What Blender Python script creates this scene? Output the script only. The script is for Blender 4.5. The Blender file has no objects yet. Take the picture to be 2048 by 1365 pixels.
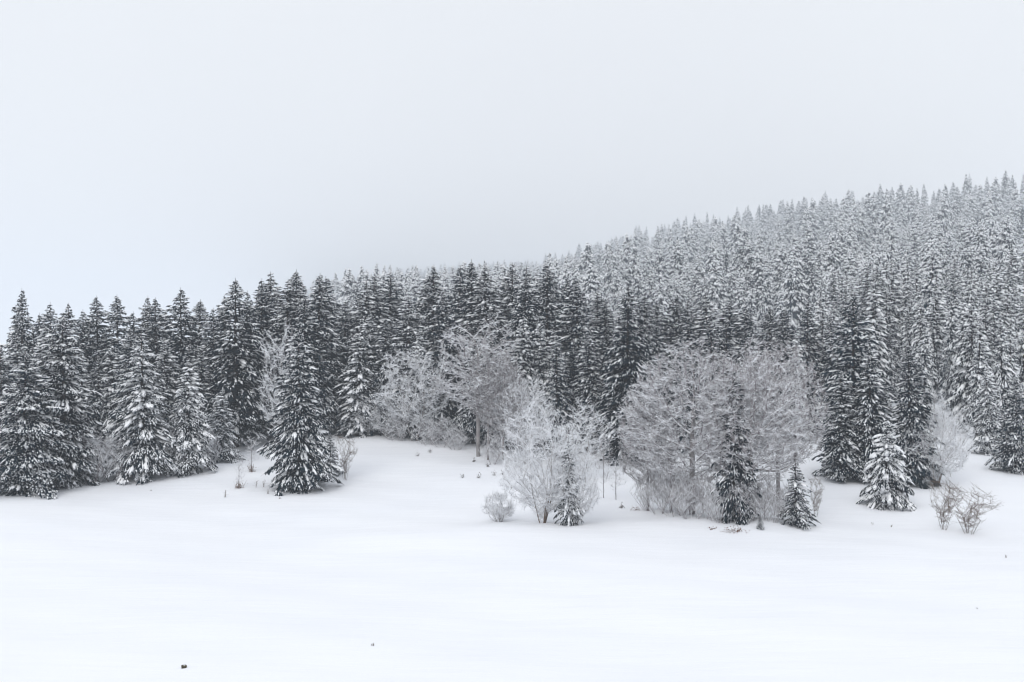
import bpy, math
import numpy as np

# ------------------------------------------------------------------ camera, sky, sun, exposure
scene = bpy.context.scene
C = scene.collection
FPX = 2196.0            # focal length in pixels of the 2048 px wide photograph
CAMZ = 14.6             # eye height above the meadow floor (camera stands on the near slope)
cam_d = bpy.data.cameras.new('camera'); cam_d.sensor_width = 36.0
cam_d.lens = FPX / 2048.0 * 36.0
cam_d.clip_start = 0.1; cam_d.clip_end = 8000.0
cam = bpy.data.objects.new('camera', cam_d); C.objects.link(cam)
cam.location = (0, 0, CAMZ); cam.rotation_euler = (math.radians(90), 0, 0)
scene.camera = cam

SUN_EL, SUN_AZ = math.radians(34), math.radians(200)     # azimuth clockwise from +Y
world = bpy.data.worlds.new('World'); scene.world = world; world.use_nodes = True
nt = world.node_tree; nt.nodes.clear()
sky = nt.nodes.new('ShaderNodeTexSky'); sky.sky_type = 'NISHITA'; sky.sun_disc = False
sky.sun_elevation = SUN_EL; sky.sun_rotation = SUN_AZ
sky.air_density = 1.0; sky.dust_density = 4.0
hs = nt.nodes.new('ShaderNodeHueSaturation'); hs.inputs['Saturation'].default_value = 0.35
mx = nt.nodes.new('ShaderNodeMix'); mx.data_type = 'RGBA'
mx.inputs[0].default_value = 0.95
wn = nt.nodes.new('ShaderNodeTexNoise'); wn.inputs['Scale'].default_value = 2.2; wn.inputs['Detail'].default_value = 4
wt = nt.nodes.new('ShaderNodeTexCoord'); nt.links.new(wt.outputs['Generated'], wn.inputs['Vector'])
wr = nt.nodes.new('ShaderNodeValToRGB')                    # even overcast with the faintest cloud texture
wr.color_ramp.elements[0].position = 0.3; wr.color_ramp.elements[1].position = 0.7
wr.color_ramp.elements[0].color = (0.884, 0.908, 0.952, 1); wr.color_ramp.elements[1].color = (0.918, 0.946, 0.982, 1)
ws = nt.nodes.new('ShaderNodeVectorMath'); ws.operation = 'SCALE'; ws.inputs['Scale'].default_value = 10.0
nt.links.new(wn.outputs['Fac'], wr.inputs[0]); nt.links.new(wr.outputs[0], ws.inputs[0]); nt.links.new(ws.outputs[0], mx.inputs[7])
bg = nt.nodes.new('ShaderNodeBackground'); bg.inputs['Strength'].default_value = 0.10
wo = nt.nodes.new('ShaderNodeOutputWorld')
nt.links.new(sky.outputs[0], hs.inputs['Color']); nt.links.new(hs.outputs[0], mx.inputs[6])
nt.links.new(mx.outputs[2], bg.inputs['Color']); nt.links.new(bg.outputs[0], wo.inputs['Surface'])

sun_d = bpy.data.lights.new('sun', 'SUN'); sun_d.energy = 1.25; sun_d.angle = math.radians(28)
sun_d.color = (1.0, 0.97, 0.93)
sun = bpy.data.objects.new('sun', sun_d); C.objects.link(sun)
sun.rotation_euler = (math.pi / 2 - SUN_EL, 0, math.pi - SUN_AZ)
sun.location = (0, -20, 60)

vs = scene.view_settings
vs.view_transform = 'Standard'; vs.look = 'None'; vs.exposure = 0.0; vs.gamma = 1.0; vs.use_curve_mapping = False
scene.render.engine = 'CYCLES'
cy = scene.cycles
cy.max_bounces = 7; cy.diffuse_bounces = 4; cy.glossy_bounces = 1; cy.transmission_bounces = 1
cy.volume_bounces = 2; cy.transparent_max_bounces = 4
cy.pixel_filter_type = 'BLACKMAN_HARRIS'; cy.filter_width = 1.1
cy.use_denoising = True; cy.denoiser = 'OPENIMAGEDENOISE'
cy.denoising_input_passes = 'RGB_ALBEDO_NORMAL'

# ------------------------------------------------------------------ materials
def new_mat(name):
    m = bpy.data.materials.new(name); m.use_nodes = True
    t = m.node_tree; b = t.nodes['Principled BSDF']
    return m, t, b

def noise(t, scale, detail=3, coord='Object'):
    tc = t.nodes.new('ShaderNodeTexCoord'); n = t.nodes.new('ShaderNodeTexNoise')
    n.inputs['Scale'].default_value = scale; n.inputs['Detail'].default_value = detail
    t.links.new(tc.outputs[coord], n.inputs['Vector'])
    return n

def ramp(t, src, p0, c0, p1, c1):
    r = t.nodes.new('ShaderNodeValToRGB')
    r.color_ramp.elements[0].position = p0; r.color_ramp.elements[0].color = (*c0, 1)
    r.color_ramp.elements[1].position = p1; r.color_ramp.elements[1].color = (*c1, 1)
    t.links.new(src, r.inputs[0])
    return r

def mat_noise(name, c0, c1, scale, rough=0.9, spec=0.15, vary=0.0):
    m, t, b = new_mat(name)
    n = noise(t, scale)
    r = ramp(t, n.outputs['Fac'], 0.35, c0, 0.65, c1)
    out = r.outputs[0]
    if vary:
        oi = t.nodes.new('ShaderNodeObjectInfo'); h = t.nodes.new('ShaderNodeHueSaturation')
        mr = t.nodes.new('ShaderNodeMapRange')
        mr.inputs['To Min'].default_value = 1 - vary; mr.inputs['To Max'].default_value = 1 + vary
        t.links.new(oi.outputs['Random'], mr.inputs['Value']); t.links.new(mr.outputs[0], h.inputs['Value'])
        t.links.new(out, h.inputs['Color']); out = h.outputs[0]
    t.links.new(out, b.inputs['Base Color'])
    b.inputs['Roughness'].default_value = rough
    b.inputs['Specular IOR Level'].default_value = spec
    return m

M_NEEDLE = mat_noise('spruce_needles', (0.004, 0.011, 0.019), (0.011, 0.024, 0.034), 1.4, vary=0.35)
M_BARK = mat_noise('spruce_bark', (0.035, 0.028, 0.025), (0.09, 0.075, 0.066), 6.0)
M_SNOW = mat_noise('branch_snow', (0.90, 0.915, 0.94), (0.94, 0.95, 0.965), 3.0, rough=0.75, spec=0.2)
M_LEAF = mat_noise('withered_leaves', (0.09, 0.045, 0.028), (0.19, 0.10, 0.06), 9.0)
M_SPRIG = mat_noise('dark_sprig_leaves', (0.02, 0.018, 0.014), (0.07, 0.05, 0.03), 9.0)
M_STONE = mat_noise('stone', (0.03, 0.027, 0.024), (0.10, 0.085, 0.05), 14.0)
M_WEED = mat_noise('dead_stalks', (0.08, 0.06, 0.045), (0.18, 0.14, 0.10), 9.0)

def mat_snowy_bark(name, c0, c1, lo, hi, scale=3.0):
    """bark with snow lying on every side that faces up"""
    m, t, b = new_mat(name)
    n = noise(t, scale)
    r = ramp(t, n.outputs['Fac'], 0.3, c0, 0.7, c1)
    g = t.nodes.new('ShaderNodeNewGeometry'); s = t.nodes.new('ShaderNodeSeparateXYZ')
    t.links.new(g.outputs['True Normal'], s.inputs[0])
    n2 = noise(t, 2.3, 2)
    a = t.nodes.new('ShaderNodeMath'); a.operation = 'MULTIPLY_ADD'
    a.inputs[1].default_value = 0.7; t.links.new(n2.outputs['Fac'], a.inputs[0]); t.links.new(s.outputs['Z'], a.inputs[2])
    mr = t.nodes.new('ShaderNodeMapRange'); mr.interpolation_type = 'SMOOTHSTEP'
    mr.inputs['From Min'].default_value = lo + 0.35; mr.inputs['From Max'].default_value = hi + 0.35
    t.links.new(a.outputs[0], mr.inputs['Value'])
    mix = t.nodes.new('ShaderNodeMix'); mix.data_type = 'RGBA'
    t.links.new(mr.outputs[0], mix.inputs[0]); t.links.new(r.outputs[0], mix.inputs[6])
    mix.inputs[7].default_value = (0.88, 0.90, 0.935, 1)
    t.links.new(mix.outputs[2], b.inputs['Base Color'])
    b.inputs['Roughness'].default_value = 0.85; b.inputs['Specular IOR Level'].default_value = 0.15
    return m

M_BEECH = mat_snowy_bark('beech_bark_snow', (0.17, 0.16, 0.16), (0.34, 0.325, 0.325), 0.25, 0.6, 1.2)
M_TWIG = mat_snowy_bark('beech_twig_snow', (0.125, 0.105, 0.108), (0.225, 0.193, 0.197), -0.03, 0.30)
M_FROST = mat_snowy_bark('frosted_twig_snow', (0.14, 0.12, 0.11), (0.26, 0.225, 0.21), -0.30, 0.10)
M_THIN = mat_snowy_bark('bare_shrub_twig', (0.09, 0.065, 0.05), (0.19, 0.14, 0.11), 0.45, 0.8)

def mat_ground():
    m, t, b = new_mat('snow_cover')
    n = noise(t, 0.08, 4)
    r = ramp(t, n.outputs['Fac'], 0.3, (0.865, 0.885, 0.93), 0.7, (0.895, 0.91, 0.945))
    t.links.new(r.outputs[0], b.inputs['Base Color'])
    n2 = noise(t, 0.8, 6); n3 = noise(t, 6.0, 4)
    mp = t.nodes.new('ShaderNodeMapping'); mp.inputs['Scale'].default_value = (0.22, 1.0, 1.0); mp.inputs['Rotation'].default_value = (0, 0, 0.25)
    tcw = t.nodes.new('ShaderNodeTexCoord'); t.links.new(tcw.outputs['Object'], mp.inputs['Vector'])
    t.links.new(mp.outputs[0], n2.inputs['Vector'])         # wind-drawn drifts
    ad = t.nodes.new('ShaderNodeMath'); ad.operation = 'MULTIPLY_ADD'; ad.inputs[1].default_value = 0.12
    t.links.new(n3.outputs['Fac'], ad.inputs[0]); t.links.new(n2.outputs['Fac'], ad.inputs[2])
    bp = t.nodes.new('ShaderNodeBump'); bp.inputs['Strength'].default_value = 0.22; bp.inputs['Distance'].default_value = 0.25
    t.links.new(ad.outputs[0], bp.inputs['Height']); t.links.new(bp.outputs[0], b.inputs['Normal'])
    b.inputs['Roughness'].default_value = 0.8; b.inputs['Specular IOR Level'].default_value = 0.2
    return m
M_GROUND = mat_ground()

# ------------------------------------------------------------------ mesh helpers
def tri_mesh(name, V, F, mat, smooth=False):
    V = np.ascontiguousarray(V, dtype=np.float32).reshape(-1, 3)
    F = np.ascontiguousarray(F, dtype=np.int32).reshape(-1, 3)
    me = bpy.data.meshes.new(name)
    me.vertices.add(len(V)); me.vertices.foreach_set('co', V.ravel())
    me.loops.add(F.size); me.loops.foreach_set('vertex_index', F.ravel())
    me.polygons.add(len(F)); me.polygons.foreach_set('loop_start', np.arange(0, F.size, 3, dtype=np.int32))
    if smooth:
        me.polygons.foreach_set('use_smooth', np.ones(len(F), dtype=bool))
    me.materials.append(mat)
    me.update(calc_edges=True)
    return me

def batch(V, T):
    """V (N,k,3) copies of one topology T -> flat verts, tris"""
    n, k = V.shape[:2]
    F = (np.arange(n)[:, None, None] * k + np.asarray(T)[None]).reshape(-1, 3)
    return V.reshape(-1, 3), F

def join(parts):
    Vs, Fs, o = [], [], 0
    for V, F in parts:
        Vs.append(V); Fs.append(F + o); o += len(V)
    return np.concatenate(Vs), np.concatenate(Fs)

def unit(v):
    return v / np.maximum(np.linalg.norm(v, axis=-1, keepdims=True), 1e-9)

def tubes(P0, P1, R0, R1, sides=4, snow=0.0):
    P0 = np.asarray(P0, float); P1 = np.asarray(P1, float)
    R0 = np.broadcast_to(np.asarray(R0, float), (len(P0),)); R1 = np.broadcast_to(np.asarray(R1, float), (len(P0),))
    d = unit(P1 - P0)
    ref = np.where((np.abs(d[:, 2:3]) > 0.97), np.array([[1.0, 0, 0]]), np.array([[0, 0, 1.0]]))
    sd = unit(np.cross(d, ref)); up = np.cross(sd, d)
    flat = np.sqrt(np.clip(1 - d[:, 2] ** 2, 0, 1))
    V = np.zeros((len(P0), 2 * sides, 3))
    for k in range(sides):
        a = math.pi / 2 + 2 * math.pi * k / sides
        extra = (snow * flat * max(0.0, math.sin(a)))[:, None] if snow else 0.0
        V[:, k] = P0 + sd * (R0 * math.cos(a))[:, None] + up * ((R0 * math.sin(a))[:, None] + extra)
        V[:, sides + k] = P1 + sd * (R1 * math.cos(a))[:, None] + up * ((R1 * math.sin(a))[:, None] + extra * 0.7)
    T = []
    for k in range(sides):
        j = (k + 1) % sides
        T += [(k, j, sides + j), (k, sides + j, sides + k)]
    return batch(V, T)

# ------------------------------------------------------------------ terrain
def softplus(x, k):
    return k * np.logaddexp(0, np.asarray(x, float) / k)

NX, NY = 0.909, 0.416
RIDGE_U = [-0.25, -0.10, 0.0, 0.035, 0.126, 0.217, 0.307, 0.466]
RIDGE_H = [125.0, 141.0, 125.0, 115.0, 139.0, 140.0, 138.0, 128.0]
def ground_z(X, Y):
    X = np.asarray(X, float); Y = np.asarray(Y, float)
    z = 0.311 * softplus(41.0 - Y, 2.0)
    z = z + 0.09 * (softplus(Y - 92, 5) - softplus(Y - 175, 10))
    q = np.clip((X * NX + Y * NY - 80) / 844.0, 0, None)
    hr = np.interp(X / np.maximum(Y, 40.0), RIDGE_U, RIDGE_H)          # the crest sinks and rises along the ridge
    h = hr * np.where(q < 1, np.minimum(q, 1) ** 1.7, 1 + 0.06 * (1 - np.exp(-(np.maximum(q, 1) - 1) * 3)))
    z = z + h
    z = z + 2.0 * np.sin(X * 0.021 + Y * 0.013) * np.clip((Y - 200) / 300, 0, 1)
    near = np.clip((Y - 35) / 20, 0, 1)
    z = z + near * (0.16 * np.sin(X * 0.11 + 0.6) * np.sin(Y * 0.09 + 0.3) + 0.10 * np.sin(X * 0.23 + Y * 0.19)
                    + 0.045 * np.sin(X * 0.61 - Y * 0.37 + 1.0) + 0.03 * np.sin(X * 0.43 + Y * 0.93))
    # low bank across the middle of the meadow
    z = z + 0.45 * np.exp(-((Y - 82 - 3 * np.sin(X * 0.06)) / 4.0) ** 2) * np.clip((X + 20) / 15, 0, 1) * np.clip((32 - X) / 15, 0, 1)
    return z

def graded(lo, a, b, hi, fine, nout):
    core = np.arange(a, b, fine)
    t = np.linspace(0, 1, nout + 1)[1:]
    left = a - (a - lo) * t[::-1] ** 2.2
    right = b + (hi - b) * np.concatenate([[0], t]) ** 2.2
    return np.concatenate([left, core, right])

gx = graded(-2400, -75, 95, 2400, 0.8, 56)
gy = graded(-150, 40, 150, 3700, 0.7, 70)
GX, GY = np.meshgrid(gx, gy)
GV = np.stack([GX, GY, ground_z(GX, GY)], -1).reshape(-1, 3)
TREE_WELLS = []          # filled while planting; the snow is raised or hollowed a little round each stem

def hit(px, py):
    """the ground point that the photograph shows at a pixel"""
    u = (px - 1024.0) / FPX
    Ys = np.arange(44.0, 320.0, 0.05)
    zz = ground_z(u * Ys, Ys)
    pyy = 682.5 + (CAMZ - zz) / Ys * FPX
    i = int(np.argmax(pyy <= py))
    return u * Ys[i], Ys[i]

def at(px, Y):
    return (px - 1024.0) / FPX * Y, Y

# ------------------------------------------------------------------ spruces
def spruce_geometry(seed, H, R, zb, snow, gap=0.42, per=7, dens=11.0, lenf=1.0, wfac=1.0, droop=0.45, prof=0.85, light=False):
    rg = np.random.default_rng(seed)
    zs, z = [], H - 0.45
    while z > zb:
        zs.append(z); t = (H - z) / (H - zb)
        z -= gap * (0.34 + 0.8 * t) * rg.uniform(0.75, 1.25)
    z0, az, L, el, dr, sway = [], [], [], [], [], []
    lop = rg.uniform(0, 2 * math.pi)
    for zz in zs:
        t = (H - zz) / (H - zb)
        n = max(4, int(round(per * (0.6 + 0.5 * t))))
        a0 = rg.uniform(0, 2 * math.pi)
        tier = rg.uniform(0.84, 1.10)
        for k in range(n):
            a = a0 + 2 * math.pi * (k + rg.uniform(-0.3, 0.3)) / n
            p = min(1.0, (t * 1.05) ** (prof + 0.35 * (1 - min(1, t * 7)))) * (1 - 0.22 * max(0, (t - 0.8) / 0.2))
            l = R * p * tier * rg.uniform(0.68, 1.12) * (1 + 0.17 * math.cos(a - lop)) + 0.05
            if rg.random() < 0.09: l *= 0.5
            z0.append(zz + rg.uniform(-0.3, 0.3) * gap); az.append(a); L.append(l)
            el.append(0.42 * (1 - t) ** 2.2 + 0.10 - 0.16 * t + rg.normal(0, 0.10))
            dr.append(droop * (0.35 + 0.75 * t) * rg.uniform(0.7, 1.35)); sway.append(rg.normal(0, 0.12))
    z0, az, L, el, dr, sway = map(np.array, (z0, az, L, el, dr, sway))
    def curve(i, s):
        r = L[i] * s; a = az[i] + sway[i] * s
        return np.stack([r * np.cos(a), r * np.sin(a), z0[i] + L[i] * (el[i] * s - dr[i] * s * s)], -1)
    # each bough is a drooping spray: short twigs spread over a leaf-shaped fan, some hanging like a curtain
    nt_ = np.maximum(3, (4 + dens * 0.35 * L * L + 6.0 * L / lenf).astype(int))
    bt = np.repeat(np.arange(len(L)), nt_); m = len(bt)
    st = 0.10 + 0.88 * rg.random(m) ** 0.8
    hw = 0.50 * L[bt] * np.clip(1.02 - st, 0, 1) ** 0.65 * np.clip(st, 0, 1) ** 0.35
    of = rg.uniform(-1, 1, m); o_ = of * hw
    hang = rg.random(m) < 0.22
    sl0 = (el[bt] - 2 * dr[bt] * st)
    ax = np.arange(len(L)); b3 = np.concatenate([ax, ax, ax]); s3 = np.repeat([0.02, 0.34, 0.67], len(L)); k3 = len(b3)
    bi = np.concatenate([bt, b3]); sj = np.concatenate([st, s3])
    ang = np.concatenate([of * rg.uniform(0.3, 1.0, m) + rg.normal(0, 0.35, m), rg.normal(0, 0.06, k3)])
    ln = np.concatenate([rg.uniform(0.16, 0.42, m) * lenf * np.where(hang, 0.75, 1.0) * np.clip(0.45 + 0.3 * L[bt], 0.4, 1.15), L[b3] * 0.40 + 0.03])
    wd = np.concatenate([rg.uniform(0.05, 0.095, m), rg.uniform(0.06, 0.10, k3)])
    slope = np.concatenate([np.where(hang, -rg.uniform(0.9, 2.2, m), sl0 * 0.7 - rg.uniform(-0.15, 0.5, m)), (el[b3] - 2 * dr[b3] * (s3 + 0.17))])
    kind = np.concatenate([np.where(hang, 2, 0), np.ones(k3, int)])
    wd = wd * wfac * np.clip(0.55 + L[bi] * 0.25, 0.5, 1.15)
    P = curve(bi, sj)
    aa = az[bt] + sway[bt] * st
    P[:m, 0] += -np.sin(aa) * o_ + np.cos(aa) * np.abs(o_) * 0.35
    P[:m, 1] += np.cos(aa) * o_ + np.sin(aa) * np.abs(o_) * 0.35
    P[:m, 2] -= np.abs(o_) * rg.uniform(0.25, 0.65, m) + rg.uniform(-0.02, 0.08, m) * lenf
    A = az[bi] + sway[bi] * sj + ang
    D = np.stack([np.cos(A), np.sin(A), slope], -1)
    lat = np.stack([-np.sin(A), np.cos(A), np.zeros_like(A)], -1)
    up = np.array([0, 0, 1.0])
    n = len(bi)
    sag = np.where(kind == 1, 0.05, 0.28) * ln
    def pos(t):
        t = np.broadcast_to(t, (n,))
        return P + D * (ln * t)[:, None] - up * (sag * t * t)[:, None]
    # needles: ridged, hanging fronds with ragged hems
    V = np.zeros((n, 7, 3))
    for q, (t, f) in enumerate(((0.0, 0.8), (0.55, 1.0))):
        c = pos(t); V[:, q * 3] = c
        for k, sg in ((1, 1), (2, -1)):
            w = wd * f * rg.uniform(0.6, 1.4, n)
            V[:, q * 3 + k] = c + sg * lat * w[:, None] - up * (w * rg.uniform(0.7, 1.6, n))[:, None] + D * (rg.uniform(-0.1, 0.2, n) * ln)[:, None]
    V[:, 6] = pos(1.0) - up * (wd * 0.4)[:, None]
    T = [(0, 1, 4), (0, 4, 3), (0, 3, 5), (0, 5, 2), (3, 4, 6), (3, 6, 5)]
    needles = batch(V, T)
    # snow: rounded lenses lying along the fronds, larger pads towards the bough ends
    def lens(c0, c1, c2, c3, lt, w1, h1, w2, h2):
        m = len(c0); W = np.zeros((m, 10, 3))
        W[:, 0] = c0; W[:, 9] = c3
        for o, c, w, h in ((1, c1, w1, h1), (5, c2, w2, h2)):
            W[:, o] = c + lt * w[:, None] - up * (w * 0.55)[:, None]
            W[:, o + 1] = c + up * h[:, None]
            W[:, o + 2] = c - lt * w[:, None] - up * (w * 0.55)[:, None]
            W[:, o + 3] = c - up * (w * 0.45)[:, None]
        TT = []
        for k in range(4):
            j = (k + 1) % 4
            TT += [(0, 1 + j, 1 + k), (1 + k, 1 + j, 5 + j), (1 + k, 5 + j, 5 + k), (5 + k, 5 + j, 9)]
        return batch(W, TT)
    laden = rg.beta(0.9, 0.7, len(L))[bi]
    q_ = P * (3.8 / max(lenf, 0.8))
    def bead(c0, c1, c2, lt, w, h):
        m_ = len(c0); W = np.zeros((m_, 6, 3))
        W[:, 0] = c0; W[:, 5] = c2
        W[:, 1] = c1 + lt * w[:, None] - up * (w * 0.5)[:, None]; W[:, 2] = c1 + up * h[:, None]
        W[:, 3] = c1 - lt * w[:, None] - up * (w * 0.5)[:, None]; W[:, 4] = c1 - up * (w * 0.45)[:, None]
        TT = []
        for k_ in range(4):
            j_ = (k_ + 1) % 4
            TT += [(0, 1 + j_, 1 + k_), (1 + k_, 1 + j_, 5)]
        return batch(W, TT)
    clump = 0.5 * laden + 0.25 + 0.36 * np.sin(q_[:, 0] + seed) * np.sin(q_[:, 1] + seed * 2) * np.sin(q_[:, 2] * 1.3)
    prob = np.clip(snow * (0.02 + 0.40 * sj + 1.05 * clump), 0, 1)
    keep = rg.random(n) < prob * np.where(kind == 2, 0.35, 1.0)
    sc = (0.45 + 0.85 * clump) * rg.uniform(0.65, 1.25, n) * (0.72 + 0.42 * min(snow, 1.5))
    ta = rg.uniform(0.0, 0.25, n)
    parts = []
    k = keep
    w1 = wd * 1.02 * sc; h1 = 0.112 * wfac * sc
    off = up * 0.015
    parts.append(bead((pos(ta) + off)[k], (pos(0.55) + off)[k], (pos(1.05) - up * 0.02)[k], lat[k], (w1 * 1.05)[k], h1[k]))
    if not light:
        npad = np.maximum(0, (L * 2.3 * min(snow, 0.8) * rg.uniform(0.0, 1.8, len(L)))).astype(int)
        pi = np.repeat(np.arange(len(L)), npad); m = len(pi)
        if m:
            s = rg.uniform(0.42, 0.98, m)
            a = az[pi] + sway[pi] * s + rg.uniform(-0.22, 0.22, m) * s
            c = curve(pi, s); c[:, 0] = L[pi] * s * np.cos(a); c[:, 1] = L[pi] * s * np.sin(a); c[:, 2] -= rg.uniform(0, 0.10, m)
            sl = el[pi] - 2 * dr[pi] * s - 0.15
            d = np.stack([np.cos(a), np.sin(a), sl], -1); lt = np.stack([-np.sin(a), np.cos(a), 0 * a], -1)
            ll = rg.uniform(0.2, 0.55, m) * max(wfac, 0.85); w = rg.uniform(0.09, 0.24, m) * max(wfac, 0.8) * (0.6 + 0.5 * min(snow, 1)); h = w * rg.uniform(0.7, 1.1, m)
            parts.append(lens(c - d * ll[:, None], c - d * (ll * 0.35)[:, None], c + d * (ll * 0.45)[:, None], c + d * ll[:, None] - up * 0.05,
                              lt, w, h, w * 0.9, h * 0.85))
    snow_g = join(parts)
    # trunk
    zt = np.linspace(-0.5, H, 9); cx = np.cumsum(rg.normal(0, 0.015, 9)); 
    pts = np.stack([cx - cx[0], np.zeros(9), zt], -1)
    r = 0.0115 * H * (1 - np.clip(zt, 0, H) / H) ** 0.9 + 0.012
    r[0] *= 1.25
    tr = [tubes(pts[:-1], pts[1:], r[:-1], r[1:], 7)]
    # dead lower twigs on the bare stem
    if zb > 1.5 and not light:
        m = int(zb * 9); h0 = rg.uniform(0.6, zb + 1.0, m); a = rg.uniform(0, 6.283, m); l = rg.uniform(0.5, 1.0, m) * R * 0.6
        p0 = np.stack([0 * a, 0 * a, h0], -1); p1 = p0 + np.stack([np.cos(a) * l, np.sin(a) * l, l * rg.uniform(-0.35, 0.1, m)], -1)
        tr.append(tubes(p0, p1, 0.018, 0.006, 3))
    return needles, snow_g, join(tr)

SPRUCE = {}
def spruce_variant(key, **kw):
    nd, sn, tr = spruce_geometry(**kw)
    SPRUCE[key] = dict(H=kw['H'], R=kw['R'],
                       crown=tri_mesh(key + '_crown', *nd, M_NEEDLE),
                       snow=tri_mesh(key + '_snow', *sn, M_SNOW, True),
                       trunk=tri_mesh(key + '_trunk', *tr, M_BARK, True))

for i in range(4):
    spruce_variant('mid%d' % i, seed=11 + i, H=19, R=2.75, zb=1.9, snow=0.44 + 0.10 * (i % 2), gap=0.58, per=7, prof=0.64, droop=0.46, dens=13, lenf=0.85, wfac=0.88)
for i in range(3):
    spruce_variant('slope%d' % i, seed=21 + i, H=19, R=2.9, zb=1.5, snow=0.72, gap=0.72, per=7, prof=0.68, droop=0.5, dens=9, lenf=1.1, wfac=1.1)
for i in range(2):
    spruce_variant('dark%d' % i, seed=31 + i, H=19, R=3.0, zb=1.5, snow=0.34, gap=0.58, per=7, droop=0.44, prof=0.66, dens=13, lenf=0.85, wfac=0.88)
for i in range(2):
    spruce_variant('white%d' % i, seed=41 + i, H=15, R=2.7, zb=0.9, snow=0.85, gap=0.60, per=8, droop=0.62, dens=20, lenf=0.68, wfac=0.72)
spruce_variant('edge0', seed=51, H=15, R=3.3, zb=0.25, snow=0.46, gap=0.56, per=9, droop=0.42, prof=0.62, dens=20, lenf=0.66, wfac=0.70)
spruce_variant('edge1', seed=52, H=18, R=4.0, zb=0.4, snow=0.55, gap=0.66, per=9, droop=0.42, prof=0.66, dens=16, lenf=0.70, wfac=0.75)
spruce_variant('solo', seed=61, H=7.2, R=2.5, zb=0.55, snow=0.95, gap=0.48, per=8, dens=28, lenf=0.58, wfac=0.60, droop=0.5, prof=0.95)
spruce_variant('slim', seed=71, H=12, R=2.1, zb=0.9, snow=0.24, gap=0.48, per=7, droop=0.38, dens=26, lenf=0.6, wfac=0.66, prof=0.66)
spruce_variant('small', seed=81, H=6, R=1.5, zb=0.2, snow=0.42, gap=0.36, per=7, dens=45, lenf=0.45, wfac=0.50)
for i, (R_, pf, dp, sw) in enumerate([(4.0, 0.72, 0.5, 1.0), (3.6, 0.62, 0.6, 1.1), (4.4, 0.80, 0.4, 0.9), (3.2, 0.66, 0.7, 1.15), (4.2, 0.70, 0.55, 0.85), (3.8, 0.9, 0.45, 1.05), (4.6, 0.6, 0.6, 1.0)]):
    spruce_variant('far%d' % i, seed=91 + i, H=28, R=R_, zb=1.5 + i % 3, snow=sw * 1.1, gap=1.25, per=7, dens=1.6, lenf=2.8, wfac=3.2, droop=dp, light=True, prof=pf)
NFAR = 7

# ------------------------------------------------------------------ bare trees and shrubs
def colonize(rg, start, attract, step, kill, infl, rise, iters=140):
    nodes = [np.array(p, float) for p in start]; par = [max(0, i - 1) for i in range(len(start))]; par[0] = -1
    N = np.array(nodes); A = attract.copy()
    D = np.linalg.norm(A[:, None] - N[None], axis=2); near = D.argmin(1); dist = D.min(1)
    for it in range(iters):
        act = dist < infl
        if not act.any(): break
        vec = unit(A[act] - N[near[act]])
        acc = np.zeros((len(N), 3)); np.add.at(acc, near[act], vec)
        idx = np.unique(near[act])
        d = unit(unit(acc[idx]) + rg.normal(0, 0.10, (len(idx), 3)) + np.array([0, 0, rise]))
        new = N[idx] + d * step
        o = len(N); N = np.concatenate([N, new]); par += list(idx)
        D = np.linalg.norm(A[:, None] - new[None], axis=2); j = D.argmin(1); m = D[np.arange(len(A)), j]
        b = m < dist; near = np.where(b, o + j, near); dist = np.where(b, m, dist)
        live = dist > kill
        A, near, dist = A[live], near[live], dist[live]
        if len(A) == 0 or len(N) > 9000: break
    return N, np.array(par)

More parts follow.
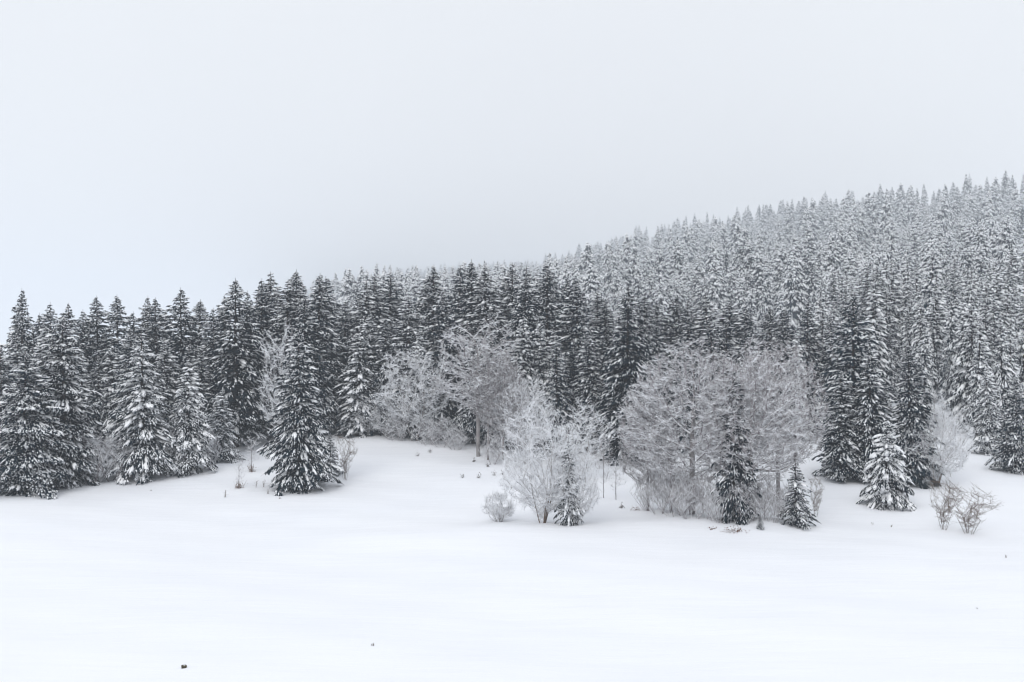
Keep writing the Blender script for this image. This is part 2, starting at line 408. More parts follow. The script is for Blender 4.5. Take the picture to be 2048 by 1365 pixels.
def bare_tree(key, seed, H, R, base, trunk_r, natt, mat_t, mat_c, squash=1.0, stems=1, step=0.35, kill=0.55, twigs=3, tl=0.55,
              snow=0.02, tip=0.009, lean=0.0, spread=0.3, lumpy=0.05, cone=False, rise=0.05, chain=0.55, centre=(0, 0), upw=0.3, expo=2.35, shell=0.5):
    rg = np.random.default_rng(seed)
    # crown volume: a dome from `base` to H
    a = []
    cz = base + (H - base) * 0.42
    while len(a) < natt:
        p = rg.uniform(-1, 1, (4000, 3)); r = np.linalg.norm(p, axis=1)
        p = p[(r < 1) & (r > rg.random(4000) ** 0.5 * shell)]
        lump = 1 + lumpy * np.sin(p[:, 0] * 5 + seed) * np.sin(p[:, 1] * 5 + seed * 2) + 0.8 * lumpy * np.sin(p[:, 2] * 7 + p[:, 0] * 4)
        q = np.stack([p[:, 0] * R * lump + centre[0], p[:, 1] * R * lump + centre[1],
                      np.where(p[:, 2] > 0, cz + p[:, 2] * (H - cz) * lump, cz + p[:, 2] * (cz - base))], -1)
        if cone: q[:, :2] *= (0.25 + 0.8 * np.clip(q[:, 2:3] / H, 0, 1))
        a += list(q)
    att = np.array(a[:natt])
    segs_N, segs_p, off = [], [], 0
    allN, allP = [], []
    for s in range(stems):
        ang = rg.uniform(0, 6.283); sp = spread * (0 if stems == 1 else 1)
        dx, dy = math.cos(ang) * sp, math.sin(ang) * sp
        hgt = base + (H - base) * (chain if stems == 1 else 0.25)
        k = max(3, int(hgt / step) + 1)
        tt = np.linspace(0, 1, k)
        wob = np.cumsum(rg.normal(0, 0.02, (k, 2)), 0) * step
        st = np.stack([dx * 0.25 + dx * tt * 2.2 + lean * tt ** 1.5 + wob[:, 0] - wob[0, 0], dy * 0.25 + dy * tt * 2.2 + wob[:, 1] - wob[0, 1], -0.4 + tt * (hgt + 0.4)], -1)
        sub = att if stems == 1 else att[rg.permutation(natt)[: int(natt * 1.2 / stems)]]
        N, par = colonize(rg, st, sub, step, kill, 6.0, rise)
        allN.append(N); allP.append(np.where(par < 0, -1, par + off)); off += len(N)
    N = np.concatenate(allN); par = np.concatenate(allP)
    cnt = np.zeros(len(N)); kids = np.zeros(len(N), int)
    for i in range(len(N) - 1, -1, -1):
        if kids[i] == 0: cnt[i] = 1
        if par[i] >= 0: cnt[par[i]] += cnt[i]; kids[par[i]] += 1
    rad = tip * cnt ** (1 / expo)
    rad = np.minimum(rad * trunk_r / rad[0] if rad[0] > trunk_r else rad, trunk_r) if True else rad
    rad = np.maximum(rad, tip)
    rad[0] *= 1.3
    m = par >= 0; c = np.nonzero(m)[0]; p = par[c]
    r1 = rad[c]; r0 = np.minimum(rad[p], r1 * 1.35)
    d = N[c] - N[p]
    thick = r1 > max(0.035, tip * 2.6)
    G_t = [tubes(N[p][thick], N[c][thick] + d[thick] * 0.08, r0[thick], r1[thick], 6, snow * 1.1)]
    th = ~thick
    G_c = [tubes(N[p][th], N[c][th] + d[th] * 0.06, r0[th], r1[th], 4, snow)]
    # fine twigs
    dirs = unit(d); src = np.repeat(np.nonzero(th)[0], twigs)
    n = len(src)
    f = rg.random(n)[:, None]
    q0 = N[p[src]] * (1 - f) + N[c[src]] * f
    dd = unit(dirs[src] * 1.0 + rg.normal(0, 0.5, (n, 3)) + np.array([0, 0, upw]))
    l = tl * rg.uniform(0.4, 1.2, n)[:, None]
    q1 = q0 + dd * l
    G_c.append(tubes(q0, q1, tip * 0.8, tip * 0.5, 3, snow * 0.9))
    k = rg.random(n) < 0.6
    e0 = (q0 * 0.5 + q1 * 0.5)[k]; ed = unit(dd[k] + rg.normal(0, 0.6, (k.sum(), 3)))
    G_c.append(tubes(e0, e0 + ed * l[k] * 0.55, tip * 0.6, tip * 0.4, 3, snow * 0.8))
    BARE[key] = dict(H=H, R=R, trunk=tri_mesh(key + '_trunk', *join(G_t), mat_t, False), crown=tri_mesh(key + '_crown', *join(G_c), mat_c))
BARE = {}
bare_tree('beech0', 201, 14.0, 5.9, 2.3, 0.40, 3700, M_BEECH, M_TWIG, twigs=5, tl=0.5, tip=0.0095, snow=0.022, kill=0.46, expo=2.1, rise=0.34, chain=0.42, shell=0.8)
bare_tree('beech1', 202, 14.0, 4.9, 2.3, 0.36, 3000, M_BEECH, M_TWIG, twigs=5, tl=0.5, tip=0.0095, snow=0.022, kill=0.46, expo=2.1, rise=0.34, chain=0.42, shell=0.8)
bare_tree('beech2', 203, 14.0, 5.2, 3.4, 0.42, 2900, M_BEECH, M_TWIG, kill=0.48, twigs=5, tl=0.5, tip=0.0095, snow=0.022, expo=2.1, rise=0.22, shell=0.8, lumpy=0.05)
bare_tree('beech3', 204, 14.0, 4.6, 4.4, 0.46, 1700, M_BEECH, M_TWIG, kill=0.6, twigs=4, tl=0.55, tip=0.013, snow=0.034, expo=2.0, rise=0.25, shell=0.4, lumpy=0.15, chain=0.6)
bare_tree('frost0', 211, 10.5, 4.4, 1.6, 0.17, 1000, M_BEECH, M_FROST, stems=3, spread=0.5, twigs=3, snow=0.030, kill=0.66, lumpy=0.15, rise=0.3)
bare_tree('frost1', 212, 9.0, 2.8, 1.0, 0.15, 650, M_BEECH, M_FROST, stems=2, spread=0.4, twigs=3, snow=0.030, kill=0.66, lumpy=0.15, rise=0.3)
bare_tree('shrubtree', 221, 8.0, 4.1, 0.5, 0.17, 1000, M_THIN, M_FROST, stems=5, spread=0.45, step=0.26, kill=0.5, twigs=3, tl=0.5, snow=0.015, tip=0.0075, lumpy=0.15, rise=0.2)
bare_tree('bushtree', 222, 6.0, 2.6, 0.5, 0.09, 600, M_THIN, M_TWIG, stems=6, spread=0.5, step=0.26, kill=0.45, twigs=3, tl=0.5, snow=0.016, lumpy=0.1, rise=0.4, upw=0.6)
bare_tree('bush', 231, 2.6, 1.6, 0.1, 0.05, 300, M_THIN, M_FROST, stems=7, spread=0.35, step=0.18, kill=0.3, twigs=3, tl=0.38, snow=0.016, tip=0.006, upw=0.8, lumpy=0.15)
bare_tree('fan', 241, 4.0, 2.2, 0.4, 0.026, 190, M_THIN, M_THIN, stems=7, spread=0.25, step=0.25, kill=0.5, twigs=2, tl=0.5, snow=0.006, expo=3.2, tip=0.0055, upw=0.4, cone=True, rise=0.1, lumpy=0.2)
bare_tree('thicket', 251, 4.6, 1.6, 1.2, 0.035, 160, M_THIN, M_TWIG, stems=9, spread=0.8, step=0.3, kill=0.5, twigs=2, tl=0.6, snow=0.012, tip=0.008, upw=1.5)
bare_tree('sapling', 261, 5.2, 1.2, 0.9, 0.05, 120, M_THIN, M_TWIG, step=0.26, kill=0.4, twigs=3, tl=0.45, snow=0.012, tip=0.007, upw=0.5)
bare_tree('farbare', 271, 15.0, 5.0, 2.0, 0.18, 800, M_BEECH, M_FROST, step=0.6, kill=0.9, twigs=4, tl=0.9, snow=0.05, tip=0.018)

# ------------------------------------------------------------------ planting
rng = np.random.default_rng(7)
def child(name, mesh, parent):
    o = bpy.data.objects.new(name, mesh); C.objects.link(o); o.parent = parent
    return o

def root(name, label, cat, loc, scale, rz, group=None, tilt=(0, 0)):
    e = bpy.data.objects.new(name, None); C.objects.link(e)
    e.empty_display_size = 0.3
    e.location = loc; e.scale = scale; e.rotation_euler = (tilt[0], tilt[1], rz)
    e['label'] = label; e['category'] = cat
    if group: e['group'] = group
    return e

def plant_spruce(x, y, H, w, key, label, group=None, well=True):
    v = SPRUCE[key]; z = float(ground_z(x, y))
    sz = H / v['H']; sr = (w / 2) / (v['R'] * 1.02)
    e = root('spruce_tree', label, 'tree', (x, y, z - 0.05), (sr, sr, sz), rng.uniform(0, 6.283), group,
             (rng.normal(0, 0.018), rng.normal(0, 0.018)))
    child('trunk', v['trunk'], e); cr = child('crown', v['crown'], e); sn = child('snow', v['snow'], cr); sn['kind'] = 'stuff'
    if well: TREE_WELLS.append((x, y, w * 0.30))
    return e

def plant_bare(x, y, H, w, key, label, name='bare_tree', cat='tree', group=None, rz=None):
    v = BARE[key]; z = float(ground_z(x, y))
    sr = (w / 2) / (v['R'] * 1.05)
    e = root(name, label, cat, (x, y, z), (sr, sr, H / v['H']), rng.uniform(0, 6.283) if rz is None else rz, group)
    child('trunk' if cat == 'tree' else 'stems', v['trunk'], e); child('crown', v['crown'], e)
    TREE_WELLS.append((x, y, 0.5))
    return e

def dims(px, top, w, base=None, Y=None):
    x, y = hit(px, base) if base is not None else at(px, Y)
    z = float(ground_z(x, y))
    return x, y, CAMZ + (682.5 - top) / FPX * y - z, w / FPX * y

def S(px, top, w, key, label, base=None, Y=None, group=None):
    x, y, H, W = dims(px, top, w, base, Y)
    return plant_spruce(x, y, H, W, key, label, group)

def B(px, top, w, key, label, base=None, Y=None, **kw):
    x, y, H, W = dims(px, top, w, base, Y)
    return plant_bare(x, y, H, W, key, label, **kw)

# spruces one can single out along the forest edge
S(50, 700, 215, 'edge1', 'broad low-branched spruce at the corner of the forest edge, boughs reaching the snow', base=986)
S(130, 628, 225, 'edge1', 'tall dark spruce with long layered boughs just behind the broad corner spruce', base=972)
S(5, 690, 130, 'edge0', 'snow-flecked spruce standing behind the broad corner spruce, cut by the frame', Y=112)
S(45, 575, 105, 'dark0', 'tall blackish spruce rising alone above its neighbours behind the broad corner spruce', Y=126)
S(288, 662, 175, 'white0', 'snow-whitened spruce with hanging lower boughs at the forest edge', base=958)
S(374, 712, 125, 'white1', 'narrow spruce plastered white with snow beside the forest edge meadow', base=948)
S(440, 775, 110, 'white0', 'short drooping spruce bowed under snow next to the brown-leaved saplings', base=922)
S(600, 655, 165, 'edge0', 'big dense spruce standing out alone on the snow in front of the forest', base=980)
S(663, 862, 52, 'small', 'thin young spruce leaning against the right flank of the big lone spruce', base=955)
S(470, 555, 175, 'mid0', 'tall spruce with snowy tiers behind the short drooping spruce', Y=122)
S(728, 560, 118, 'mid1', 'tall snow-striped spruce at the head of the open snow bay', Y=136)
S(785, 632, 95, 'mid3', 'shorter snow-striped spruce rising behind the frosted twiggy tree', Y=131)
S(902, 632, 95, 'mid0', 'snow-striped spruce directly behind the beech with the pale trunk', Y=131)
S(1113, 668, 78, 'mid2', 'slender tiered spruce above the white frosted thicket', Y=118)
S(1252, 568, 150, 'dark1', 'big dark spruce with sweeping boughs beside the twin beech crowns', Y=116)
S(1702, 586, 185, 'dark0', 'tallest dark spruce of the clump by the snowy gap', base=955)
S(1740, 690, 125, 'mid3', 'thickly tiered spruce at the front of the clump by the snowy gap', base=968)
S(1680, 740, 115, 'mid1', 'shorter spruce tucked against the tallest of the clump by the snowy gap', base=966)
S(1772, 835, 145, 'solo', 'small free-standing spruce heaped with snow, short trunk showing', base=1014)
S(1820, 686, 120, 'dark1', 'narrow black spruce behind the round bare bush-tree', Y=103)
S(1972, 725, 88, 'white1', 'snow-covered spruce standing at the back of the open snow field', base=908)
S(2032, 755, 105, 'edge0', 'wide snowy spruce out on the open snow field, trunk foot showing', base=944)
S(1138, 872, 72, 'small', 'little pointed spruce half hidden by frosted shrub twigs', base=1053)
S(1468, 735, 108, 'slim', 'slim dark spruce squeezed between the two beech crowns', base=1046)
S(1592, 918, 92, 'small', 'small green spruce at the foot of the twin beeches', base=1053)
S(1520, 1028, 24, 'small', 'tiny seedling spruce poking from the snow below the twin beeches', base=1062)
S(1610, 600, 112, 'mid0', 'spruce with swept snowy boughs between the beech crown and the clump by the gap', Y=128)

# the dark belt: tops read one by one along its skyline
BELT = 'spruces of the dark forest belt'
BL = 'dark snow-striped spruce in the dense forest belt behind the meadow'
belt = [(100, 603, 70), (145, 605, 70), (200, 590, 80), (237, 588, 75), (268, 622, 70), (291, 590, 70), (312, 594, 75), (365, 574, 85), (397, 598, 75),
        (448, 590, 70), (522, 556, 85), (541, 543, 90), (570, 556, 80), (594, 538, 90), (634, 545, 100), (655, 552, 85), (612, 590, 85), (690, 600, 80),
        (742, 548, 85), (775, 543, 100), (818, 590, 80), (860, 528, 100), (884, 580, 80), (906, 530, 90), (945, 518, 95), (978, 530, 95), (1012, 575, 80), (1026, 524, 95), (1050, 560, 80),
        (1066, 530, 90), (1091, 524, 105), (1140, 556, 80), (1163, 556, 100), (1192, 580, 85), (1215, 600, 80), (1290, 590, 85), (1318, 600, 80), (1347, 590, 100), (1380, 602, 85),
        (1420, 588, 100), (1465, 602, 110), (1500, 605, 80), (1540, 612, 90), (1575, 615, 80), (30, 640, 80), (75, 625, 70), (170, 618, 80), (330, 620, 80), (425, 615, 75), (492, 580, 80)]
def mark(px):
    for lim, nm in ((250, 'the broad corner spruce'), (420, 'the snow-whitened edge spruces'), (535, 'the short drooping spruce'), (690, 'the big lone spruce'), (760, 'the head of the snow bay'),
                    (880, 'the broad frosted tree'), (1010, 'the pale-trunked beech'), (1200, 'the white frosted thicket'), (1300, 'the big dark spruce beside the beeches'), (1470, 'the wide domed beech'), (9999, 'the beech over the small green spruce')):
        if px < lim: return nm
n_ind = 27
for px, top, w in belt:
    Y = rng.uniform(126, 148)
    S(px + rng.uniform(-3, 3), top, w * rng.uniform(1.4, 1.75), rng.choice(['mid0', 'mid1', 'mid2', 'mid3', 'dark0', 'dark1']), 'tall spruce topping the dark forest belt behind ' + mark(px), Y=Y, group=BELT + ', back rank behind ' + mark(px)); n_ind += 1
# the ranks below them that close the wall of the wood
fill = []
for px in range(-10, 1660, 34):
    p = px + rng.uniform(-12, 12)
    if 680 < p < 700: continue
    Y = 128 - 8 * math.exp(-((p - 1250) / 300) ** 2) - 6 * (p < 420) + rng.uniform(-3, 4)
    top = rng.uniform(640, 715) - 20 * (p > 600)
    fill.append((p, top, rng.uniform(80, 120), Y))
for p, top, w, Y in fill:
    S(p, top, w, rng.choice(['mid0', 'mid1', 'mid2', 'mid3', 'dark0', 'dark1', 'white0', 'white1', 'slope0', 'slope1']), 'lower spruce fronting the dark forest belt behind ' + mark(p), Y=Y, group=BELT + ', front rank behind ' + mark(p)); n_ind += 1

# hillside: spruces one by one as far as they show large, the rest as one far wood
cand = []
rows = [122.0]
while rows[-1] < 3250: rows.append(rows[-1] + min(20.0, 5.6 + (rows[-1] - 122) * 0.026))
for Y in rows:
    g = min(20.0, 5.6 + (Y - 122) * 0.026)
    for X in np.arange(-0.30 * Y, 0.50 * Y, g):
        x = X + rng.uniform(-0.45, 0.45) * g; y = Y + rng.uniform(-0.45, 0.45) * g
        px = 1024 + x / y * FPX; npr = x * NX + y * NY
        if px > 2110 or px < 560 or npr > 950: continue
        if px < 1640 and y < 290 + 20 * math.sin(px * 0.01): continue
        if px >= 1640 and y < (127 if px > 1720 else 138): continue
        cand.append((y, x, y, px))
cand.sort()
def hill_label(px, y):
    if px < 1640: w = 'beyond the dark forest belt'
    elif px < 1800: w = 'above the clump by the gap'
    elif px < 1920: w = 'above the round bare bush-tree'
    else: w = 'above the open snow field'
    d = 'at the hillside foot' if y < 165 else 'low on the hillside' if y < 230 else 'on the misty hillside'
    return 'slim snowy spruce ' + d + ' ' + w, 'hillside spruces ' + d + ' ' + w
N_HILL = 300 - n_ind
SKY_X = [560, 680, 1085, 1110, 1300, 1500, 1700, 1900, 2048, 2120]
SKY_Y = [600, 536, 518, 506, 438, 396, 366, 344, 330, 322]
far, nh, nbare = [], 0, 0
for _, x, y, px in cand:
    grow = min(1.0, max(0.0, (y - 130) / 620))
    H = rng.uniform(12.5, 18) * (1 - grow) + min(62, 42 * rng.lognormal(0, 0.24)) * grow; w = H * rng.uniform(0.21, 0.34)
    crest = np.interp(px, SKY_X, SKY_Y) + rng.uniform(-9, 6) + rng.exponential(12.0)        # no hill tree overtops the ridge seen from the meadow
    zg = float(ground_z(x, y)); hmax = CAMZ + (682.5 - crest) / FPX * y - zg
    if hmax < 9: continue
    if H > hmax: w *= (hmax / H) ** 0.6; H = hmax
    if rng.random() < 0.05 + 0.09 * (math.sin(x * 0.022 + 1) * math.sin(y * 0.013) > 0.35):
        if nbare < 40:
            plant_bare(x, y, H * 0.6, w * 1.5, 'farbare', 'pale frosted bare tree among the spruces of the hillside', group='bare trees on the hillside'); nbare += 1
        else:
            far.append((x, y, H * 0.6, w * 1.5, NFAR))
    elif nh < N_HILL:
        key = 'far%d' % (nh % NFAR) if (y > 240 or (px < 1640 and y > 200)) else rng.choice(['slope0', 'slope1', 'slope2', 'mid1'])
        hl, hg = hill_label(px, y); plant_spruce(x, y, H, w, key, hl, hg, well=False); nh += 1
    else:
        far.append((x, y, H, w, int(rng.integers(NFAR))))
print('individual spruces', n_ind + nh, 'far trees', len(far))

# bare trees and shrubs
B(1384, 683, 310, 'beech0', 'wide domed bare beech crown, its trunk bearing a jagged snowy limb', base=1032)
B(1502, 690, 235, 'beech1', 'tall bare beech whose grey trunk rises right beside the slim dark spruce', base=1042)
B(1556, 680, 215, 'beech2', 'bare beech with long rising snowy limb and dome leaning out over the small green spruce', base=1030)
B(1296, 770, 130, 'beech1', 'thin bare tree with flat fanned branches on the flank of the domed beech', base=1022)
B(957, 640, 200, 'beech3', 'bare beech with the thick pale trunk and bent snowy limbs', base=915)
B(976, 690, 105, 'beech3', 'slender pale-barked tree close beside the thick pale-trunked beech', base=922, rz=2.0)
B(1006, 705, 110, 'beech1', 'slimmer bare tree standing next to the pale-trunked beech', base=922)
B(828, 690, 165, 'frost0', 'broad frosted tree of fine white twigs above the open snow bay', base=888)
B(772, 785, 80, 'frost1', 'low frosted tree at the corner of the open snow bay', base=882)
B(735, 790, 85, 'frost1', 'frosted bush-tree beneath the tall spruce at the head of the snow bay', base=878)
B(562, 648, 95, 'frost1', 'tall white frosted tree glimpsed behind the big lone spruce', Y=119)
B(884, 830, 70, 'thicket', 'twiggy understorey bush left of the pale-trunked beech', base=897, name='bare_shrub', cat='shrub')
B(1052, 748, 135, 'frost0', 'white frosted tree hanging over the gully below the slender tiered spruce', base=930)
B(1165, 800, 130, 'frost1', 'frosted thicket tree above the gully in front of the dark wood', base=960)
B(1085, 815, 190, 'shrubtree', 'round frosted tree with a stout dark split trunk out on the snow', base=1049)
B(1150, 900, 120, 'shrubtree', 'low crooked frosted tree with a leaning snowy stem beside the stout split trunk', base=1052)
B(1001, 982, 80, 'bush', 'low round snow-dusted bush by itself on the meadow', base=1045, name='bare_shrub', cat='shrub')
B(1872, 795, 155, 'shrubtree', 'round bare bush-tree beside the free-standing snowy spruce', base=975)
B(1846, 880, 60, 'bushtree', 'darker twiggy tree wedged between the free-standing spruce and the round bush-tree', base=965)
B(1888, 960, 105, 'fan', 'delicate leafless shrub with a tuft of thin stems on the snow field', base=1061, name='bare_shrub', cat='shrub')
B(1938, 976, 160, 'fan', 'spreading leafless shrub with fanned stems on the snow field', base=1070, name='bare_shrub', cat='shrub')
B(1207, 860, 50, 'sapling', 'thin straight sapling at the edge of the gully', base=997, name='sapling', cat='sapling')
B(1232, 905, 60, 'sapling', 'shorter forked sapling beside the thin straight one by the gully', base=1000, name='sapling', cat='sapling')
for k, (px, top, w, base) in enumerate([(1318, 930, 85, 1030), (1350, 925, 90, 1036), (1384, 945, 80, 1041), (1440, 965, 70, 1048), (1485, 960, 70, 1052), (1545, 965, 60, 1050), (1300, 935, 70, 1024), (1335, 915, 75, 1028), (1368, 930, 70, 1034), (1412, 945, 65, 1043), (1505, 955, 60, 1048), (1530, 950, 60, 1046), (1572, 965, 55, 1045)]):
    B(px, top, w, 'thicket', 'grey multi-stemmed bush growing under the twin beech crowns', base=base, name='bare_shrub', cat='shrub', group='bushes under the beeches')
for k, (px, top, w, base) in enumerate([(912, 850, 50, 902), (985, 865, 50, 930), (858, 835, 60, 893), (795, 830, 60, 886)]):
    B(px, top, w, 'thicket', 'slender leafless bush at the foot of the pale-trunked beech and frosted trees', base=base, name='bare_shrub', cat='shrub', group='bushes at the snow bay')
B(690, 870, 70, 'fan', 'thin leafless shrub on the snow at the right foot of the big lone spruce', base=962, name='bare_shrub', cat='shrub')
B(1632, 955, 50, 'fan', 'wispy leafless shrub behind the small green spruce by the beeches', base=1035, name='bare_shrub', cat='shrub')
B(503, 865, 46, 'sapling', 'taller slender sapling with a skirt of withered brown leaves', base=945, name='sapling', cat='sapling')
B(478, 905, 34, 'sapling', 'short sapling with withered brown leaves on the open snow', base=979, name='sapling', cat='sapling')
for k, (px, top, w, base) in enumerate([(225, 870, 90, 966), (335, 850, 90, 952), (185, 860, 80, 972), (405, 850, 70, 940)]):
    B(px, top, w, 'thicket', 'grey twiggy bush in the shade under the forest edge spruces', base=base, name='bare_shrub', cat='shrub', group='bushes under the forest edge')

# ------------------------------------------------------------------ small things on the snow
def leaf_cluster(seed, n, rx, ry, rz, size):
    rg = np.random.default_rng(seed)
    c = rg.normal(0, 0.45, (n, 3)) * np.array([rx, ry, rz]); c[:, 2] = np.abs(c[:, 2]) + 0.03
    a = unit(rg.normal(0, 1, (n, 3))); b = unit(np.cross(a, rg.normal(0, 1, (n, 3))))
    s = size * rg.uniform(0.6, 1.3, n)[:, None]
    V = np.stack([c - a * s, c + b * s * 0.5, c + a * s, c - b * s * 0.5], 1)
    leaves = batch(V, [(0, 1, 2), (0, 2, 3)])
    m = max(5, n // 8); p0 = rg.normal(0, 0.2, (m, 3)) * np.array([rx, ry, 0]); p0[:, 2] = -0.1
    p1 = p0 + rg.normal(0, 0.4, (m, 3)) * np.array([rx, ry, 0]) ; p1[:, 2] = rg.uniform(0.3, 1.0, m) * rz
    return leaves, tubes(p0, p1, 0.012, 0.005, 4)

def leafy(px, base, n, rx, rz, label, name='leafy_seedling', cat='seedling', seed=1, size=0.06, group=None):
    x, y = hit(px, base); z = float(ground_z(x, y))
    e = root(name, label, cat, (x, y, z), (1, 1, 1), 0, group)
    lv, st = leaf_cluster(seed, n, rx, rx, rz, size)
    child('leaves', tri_mesh('leaves', *lv, M_SPRIG if cat == 'sprig' else M_LEAF), e); child('stems', tri_mesh('stems', *st, M_WEED), e)
leafy(478, 979, 150, 0.55, 0.9, 'skirt of withered brown leaves round the short sapling on open snow', seed=1)
leafy(503, 945, 130, 0.45, 0.9, 'skirt of withered brown leaves round the taller slender sapling', seed=2)
leafy(1470, 1065, 170, 1.0, 0.35, 'long patch of russet leaves lying at the snowy foot of the twin beeches', name='leaf_patch', cat='leaf patch', seed=3)
leafy(1272, 1024, 90, 0.7, 0.4, 'russet leafy sprig below the flat-fanned thin tree', seed=4)
leafy(1425, 1060, 40, 0.4, 0.25, 'little russet leaf tuft beside the long russet patch', seed=5)
DG = 'dark sprigs by the snow bay'
for k, (px, base) in enumerate([(988, 952), (925, 956), (958, 957), (835, 913), (860, 906), (948, 925), (975, 935), (1243, 1017), (1005, 950)]):
    leafy(px, base, 34, 0.22, 0.45, 'small dark sprig poking through the snow along the bay and gully', seed=20 + k, group=DG, name='sprig', cat='sprig')
WG = 'dead stalks on the snow'
def stalk(px, base, h, seed, label):
    x, y = hit(px, base); z = float(ground_z(x, y)); rg = np.random.default_rng(seed)
    p0 = rg.normal(0, 0.03, (4, 3)); p0[:, 2] = -0.1
    p1 = p0 + rg.normal(0, 0.18, (4, 3)) * h; p1[:, 2] = h * rg.uniform(0.6, 1, 4)
    k = rg.integers(0, 4, 9); f = rg.uniform(0.4, 0.95, 9)[:, None]; q0 = p0[k] * (1 - f) + p1[k] * f
    q1 = q0 + rg.normal(0, 0.2, (9, 3)) * h; q1[:, 2] = q0[:, 2] + abs(q1[:, 2] - q0[:, 2]) * 0.8
    V, F = join([tubes(p0, p1, 0.014, 0.007, 4), tubes(q0, q1, 0.008, 0.005, 3)])
    o = bpy.data.objects.new('dead_stalk', tri_mesh('dead_stalk', V, F, M_WEED)); C.objects.link(o)
    o.location = (x, y, z); o['label'] = label; o['category'] = 'stalk'; o['group'] = WG
SL = 'thin dead stalk sticking out of the smooth snow'
for k, (px, base, h) in enumerate([(450, 996, 0.7), (527, 976, 0.9), (512, 978, 0.8), (535, 990, 0.5), (560, 1000, 0.3), (303, 985, 0.25), (2012, 1116, 0.2), (1745, 1050, 0.25), (1782, 1055, 0.25), (745, 1292, 0.14), (1955, 1218, 0.06)]):
    stalk(px, base, h, 60 + k, SL)

def rock(px, base, r, label):
    x, y = hit(px, base); z = float(ground_z(x, y)); rg = np.random.default_rng(5)
    nu, nv = 10, 7
    V = []
    for i in range(nv + 1):
        for j in range(nu):
            th = math.pi * i / nv; ph = 2 * math.pi * j / nu
            f = r * (1 + 0.22 * math.sin(ph * 2 + th * 3) + rg.uniform(-0.08, 0.08))
            V.append((f * 1.25 * math.sin(th) * math.cos(ph), f * math.sin(th) * math.sin(ph), f * 0.8 * math.cos(th)))
    F = []
    for i in range(nv):
        for j in range(nu):
            a = i * nu + j; b = i * nu + (j + 1) % nu
            F += [(a, a + nu, b), (b, a + nu, b + nu)]
    e = root('stone', label, 'stone', (x, y, z + r * 0.3), (1, 1, 1), 0.4)
    child('rock', tri_mesh('rock', np.array(V), np.array(F), M_STONE), e)
    c = np.array([[0, 0, r * 0.62]]); W = np.zeros((1, 10, 3))
    k = 9; rim = [(0.62 * r * math.cos(6.283 * i / k) + 0.1 * r, 0.5 * r * math.sin(6.283 * i / k), r * 0.58) for i in range(k)] + [(0.1 * r, 0, r * 0.9)]
    child('snow_cap', tri_mesh('snow_cap', np.array(rim), np.array([(i, (i + 1) % k, k) for i in range(k)]), M_SNOW, True), e)
rock(368, 1336, 0.11, 'small dark stone alone on the smooth foreground snow')

# ------------------------------------------------------------------ ground (with little mounds and hollows at the stems)
W = np.array(TREE_WELLS)
near = (GV[:, 1] > 60) & (GV[:, 1] < 170) & (np.abs(GV[:, 0]) < 110)
idx = np.nonzero(near)[0]
add = np.zeros(len(idx))
for x, y, r in W:
    d2 = (GV[idx, 0] - x) ** 2 + (GV[idx, 1] - y) ** 2
    add += -0.22 * np.exp(-d2 / max(0.5, r) ** 2) + 0.15 * np.exp(-d2 / (max(0.5, r) * 2.4) ** 2)
GV[idx, 2] += np.clip(add, -0.25, 0.30)
nyy, nxx = GX.shape
ii = (np.arange(nyy - 1)[:, None] * nxx + np.arange(nxx - 1)[None]).ravel()
GF = np.concatenate([np.stack([ii, ii + 1, ii + nxx + 1], -1), np.stack([ii, ii + nxx + 1, ii + nxx], -1)])
gr = bpy.data.objects.new('ground', tri_mesh('ground', GV, GF, M_GROUND, True)); C.objects.link(gr)
gr['kind'] = 'structure'; gr['label'] = 'smooth snow-covered meadow rising into the wooded hill'

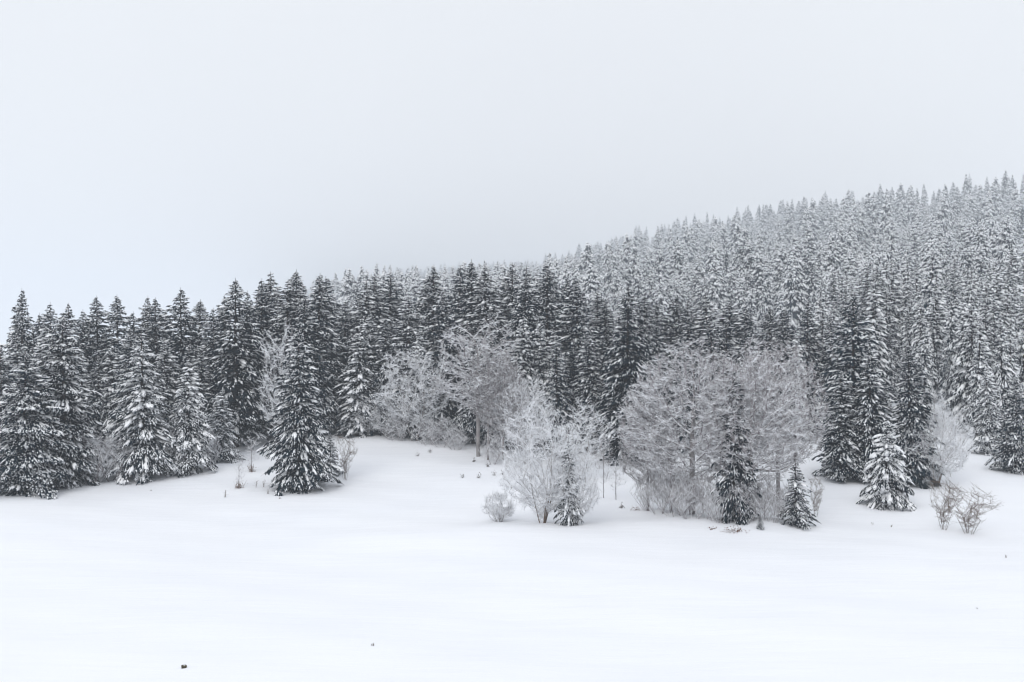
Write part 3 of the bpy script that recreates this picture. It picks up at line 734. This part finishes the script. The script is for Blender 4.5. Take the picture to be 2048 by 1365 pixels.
# ------------------------------------------------------------------ the far wood: one uncountable mass
def far_wood():
    F = np.array(far); n = len(F)
    z = ground_z(F[:, 0], F[:, 1])
    me = bpy.data.meshes.new('far_wood'); me.vertices.add(n)
    me.vertices.foreach_set('co', np.stack([F[:, 0], F[:, 1], z - 0.1], -1).astype(np.float32).ravel())
    keys = ['far%d' % i for i in range(NFAR)]
    Hs = np.array([SPRUCE[k]['H'] for k in keys] + [BARE['farbare']['H']]); Rs = np.array([SPRUCE[k]['R'] for k in keys] + [BARE['farbare']['R']])
    vi = F[:, 4].astype(int)
    sr = F[:, 3] / 2 / Rs[vi]; sz = F[:, 2] / Hs[vi]
    a = me.attributes.new('tree_scale', 'FLOAT_VECTOR', 'POINT'); a.data.foreach_set('vector', np.stack([sr, sr, sz], -1).astype(np.float32).ravel())
    a = me.attributes.new('tree_turn', 'FLOAT_VECTOR', 'POINT')
    a.data.foreach_set('vector', np.stack([rng.normal(0, .015, n), rng.normal(0, .015, n), rng.uniform(0, 6.283, n)], -1).astype(np.float32).ravel())
    a = me.attributes.new('tree_kind', 'INT', 'POINT'); a.data.foreach_set('value', vi.astype(np.int32))
    o = bpy.data.objects.new('far_wood', me); C.objects.link(o)
    o['kind'] = 'stuff'; o['label'] = 'misty far wood of snow-covered spruces up to the ridge'; o['category'] = 'wood'
    ng = bpy.data.node_groups.new('far_wood', 'GeometryNodeTree')
    ng.interface.new_socket('Geometry', in_out='INPUT', socket_type='NodeSocketGeometry')
    ng.interface.new_socket('Geometry', in_out='OUTPUT', socket_type='NodeSocketGeometry')
    N = ng.nodes; Lk = ng.links
    gi = N.new('NodeGroupInput'); go = N.new('NodeGroupOutput')
    allj = N.new('GeometryNodeJoinGeometry')
    def first(mesh):
        return next(q for q in C.objects if q.data == mesh)
    prot = [(SPRUCE[k]['crown'], SPRUCE[k]['snow'], SPRUCE[k]['trunk']) for k in keys] + [(BARE['farbare']['crown'], BARE['farbare']['trunk'])]
    insts = []
    for ms in prot:
        j = N.new('GeometryNodeJoinGeometry')
        for mesh in ms:
            oi = N.new('GeometryNodeObjectInfo'); oi.transform_space = 'ORIGINAL'
            oi.inputs['Object'].default_value = first(mesh)
            Lk.new(oi.outputs['Geometry'], j.inputs[0])
        g2 = N.new('GeometryNodeGeometryToInstance'); Lk.new(j.outputs[0], g2.inputs[0]); insts.append(g2)
    for g2 in reversed(insts):          # multi-input sockets list the last link first
        Lk.new(g2.outputs[0], allj.inputs[0])
    ip = N.new('GeometryNodeInstanceOnPoints'); ip.inputs['Pick Instance'].default_value = True
    Lk.new(gi.outputs[0], ip.inputs['Points']); Lk.new(allj.outputs[0], ip.inputs['Instance'])
    def attr(nm, ty):
        q = N.new('GeometryNodeInputNamedAttribute'); q.data_type = ty; q.inputs['Name'].default_value = nm
        return q.outputs[0]
    Lk.new(attr('tree_kind', 'INT'), ip.inputs['Instance Index'])
    Lk.new(attr('tree_scale', 'FLOAT_VECTOR'), ip.inputs['Scale'])
    er = N.new('FunctionNodeEulerToRotation'); Lk.new(attr('tree_turn', 'FLOAT_VECTOR'), er.inputs[0])
    Lk.new(er.outputs[0], ip.inputs['Rotation'])
    Lk.new(ip.outputs[0], go.inputs[0])
    o.modifiers.new('far_wood', 'NODES').node_group = ng
far_wood()

# ------------------------------------------------------------------ winter haze
def haze(x0, x1, y0, y1, z0, z1, density):
    V = np.array([(x, y, z) for z in (z0, z1) for y in (y0, y1) for x in (x0, x1)])
    Q = [(0, 2, 3, 1), (4, 5, 7, 6), (0, 1, 5, 4), (2, 6, 7, 3), (0, 4, 6, 2), (1, 3, 7, 5)]
    F = np.array([t for a, b, c, d in Q for t in ((a, b, c), (a, c, d))])
    m = bpy.data.materials.new('haze'); m.use_nodes = True; t = m.node_tree; t.nodes.clear()
    pv = t.nodes.new('ShaderNodeVolumePrincipled'); pv.inputs['Color'].default_value = (0.85, 0.900, 0.958, 1)
    pv.inputs['Density'].default_value = density / 0.7; pv.inputs['Anisotropy'].default_value = 0.0
    out = t.nodes.new('ShaderNodeOutputMaterial'); t.links.new(pv.outputs[0], out.inputs['Volume'])
    o = bpy.data.objects.new('haze', tri_mesh('haze', V, F, m)); C.objects.link(o)
    o['kind'] = 'stuff'; o['label'] = 'thin pale winter haze filling the valley'; o['category'] = 'haze'
haze(-2450, 2450, -200, 3750, GV[:, 2].min() - 1.0, max(GV[:, 2].max() + 2, 232.0), 0.00049)
# the plan above is drawn with 1 unit = 0.7 m: bring everything to metres
U = 0.7
for o in scene.objects:
    if o.parent is None and o.type != 'LIGHT':
        o.location = [c * U for c in o.location]
        if o.type != 'CAMERA': o.scale = [c * U for c in o.scale]
print('tris', sum(len(m.polygons) for m in bpy.data.meshes))
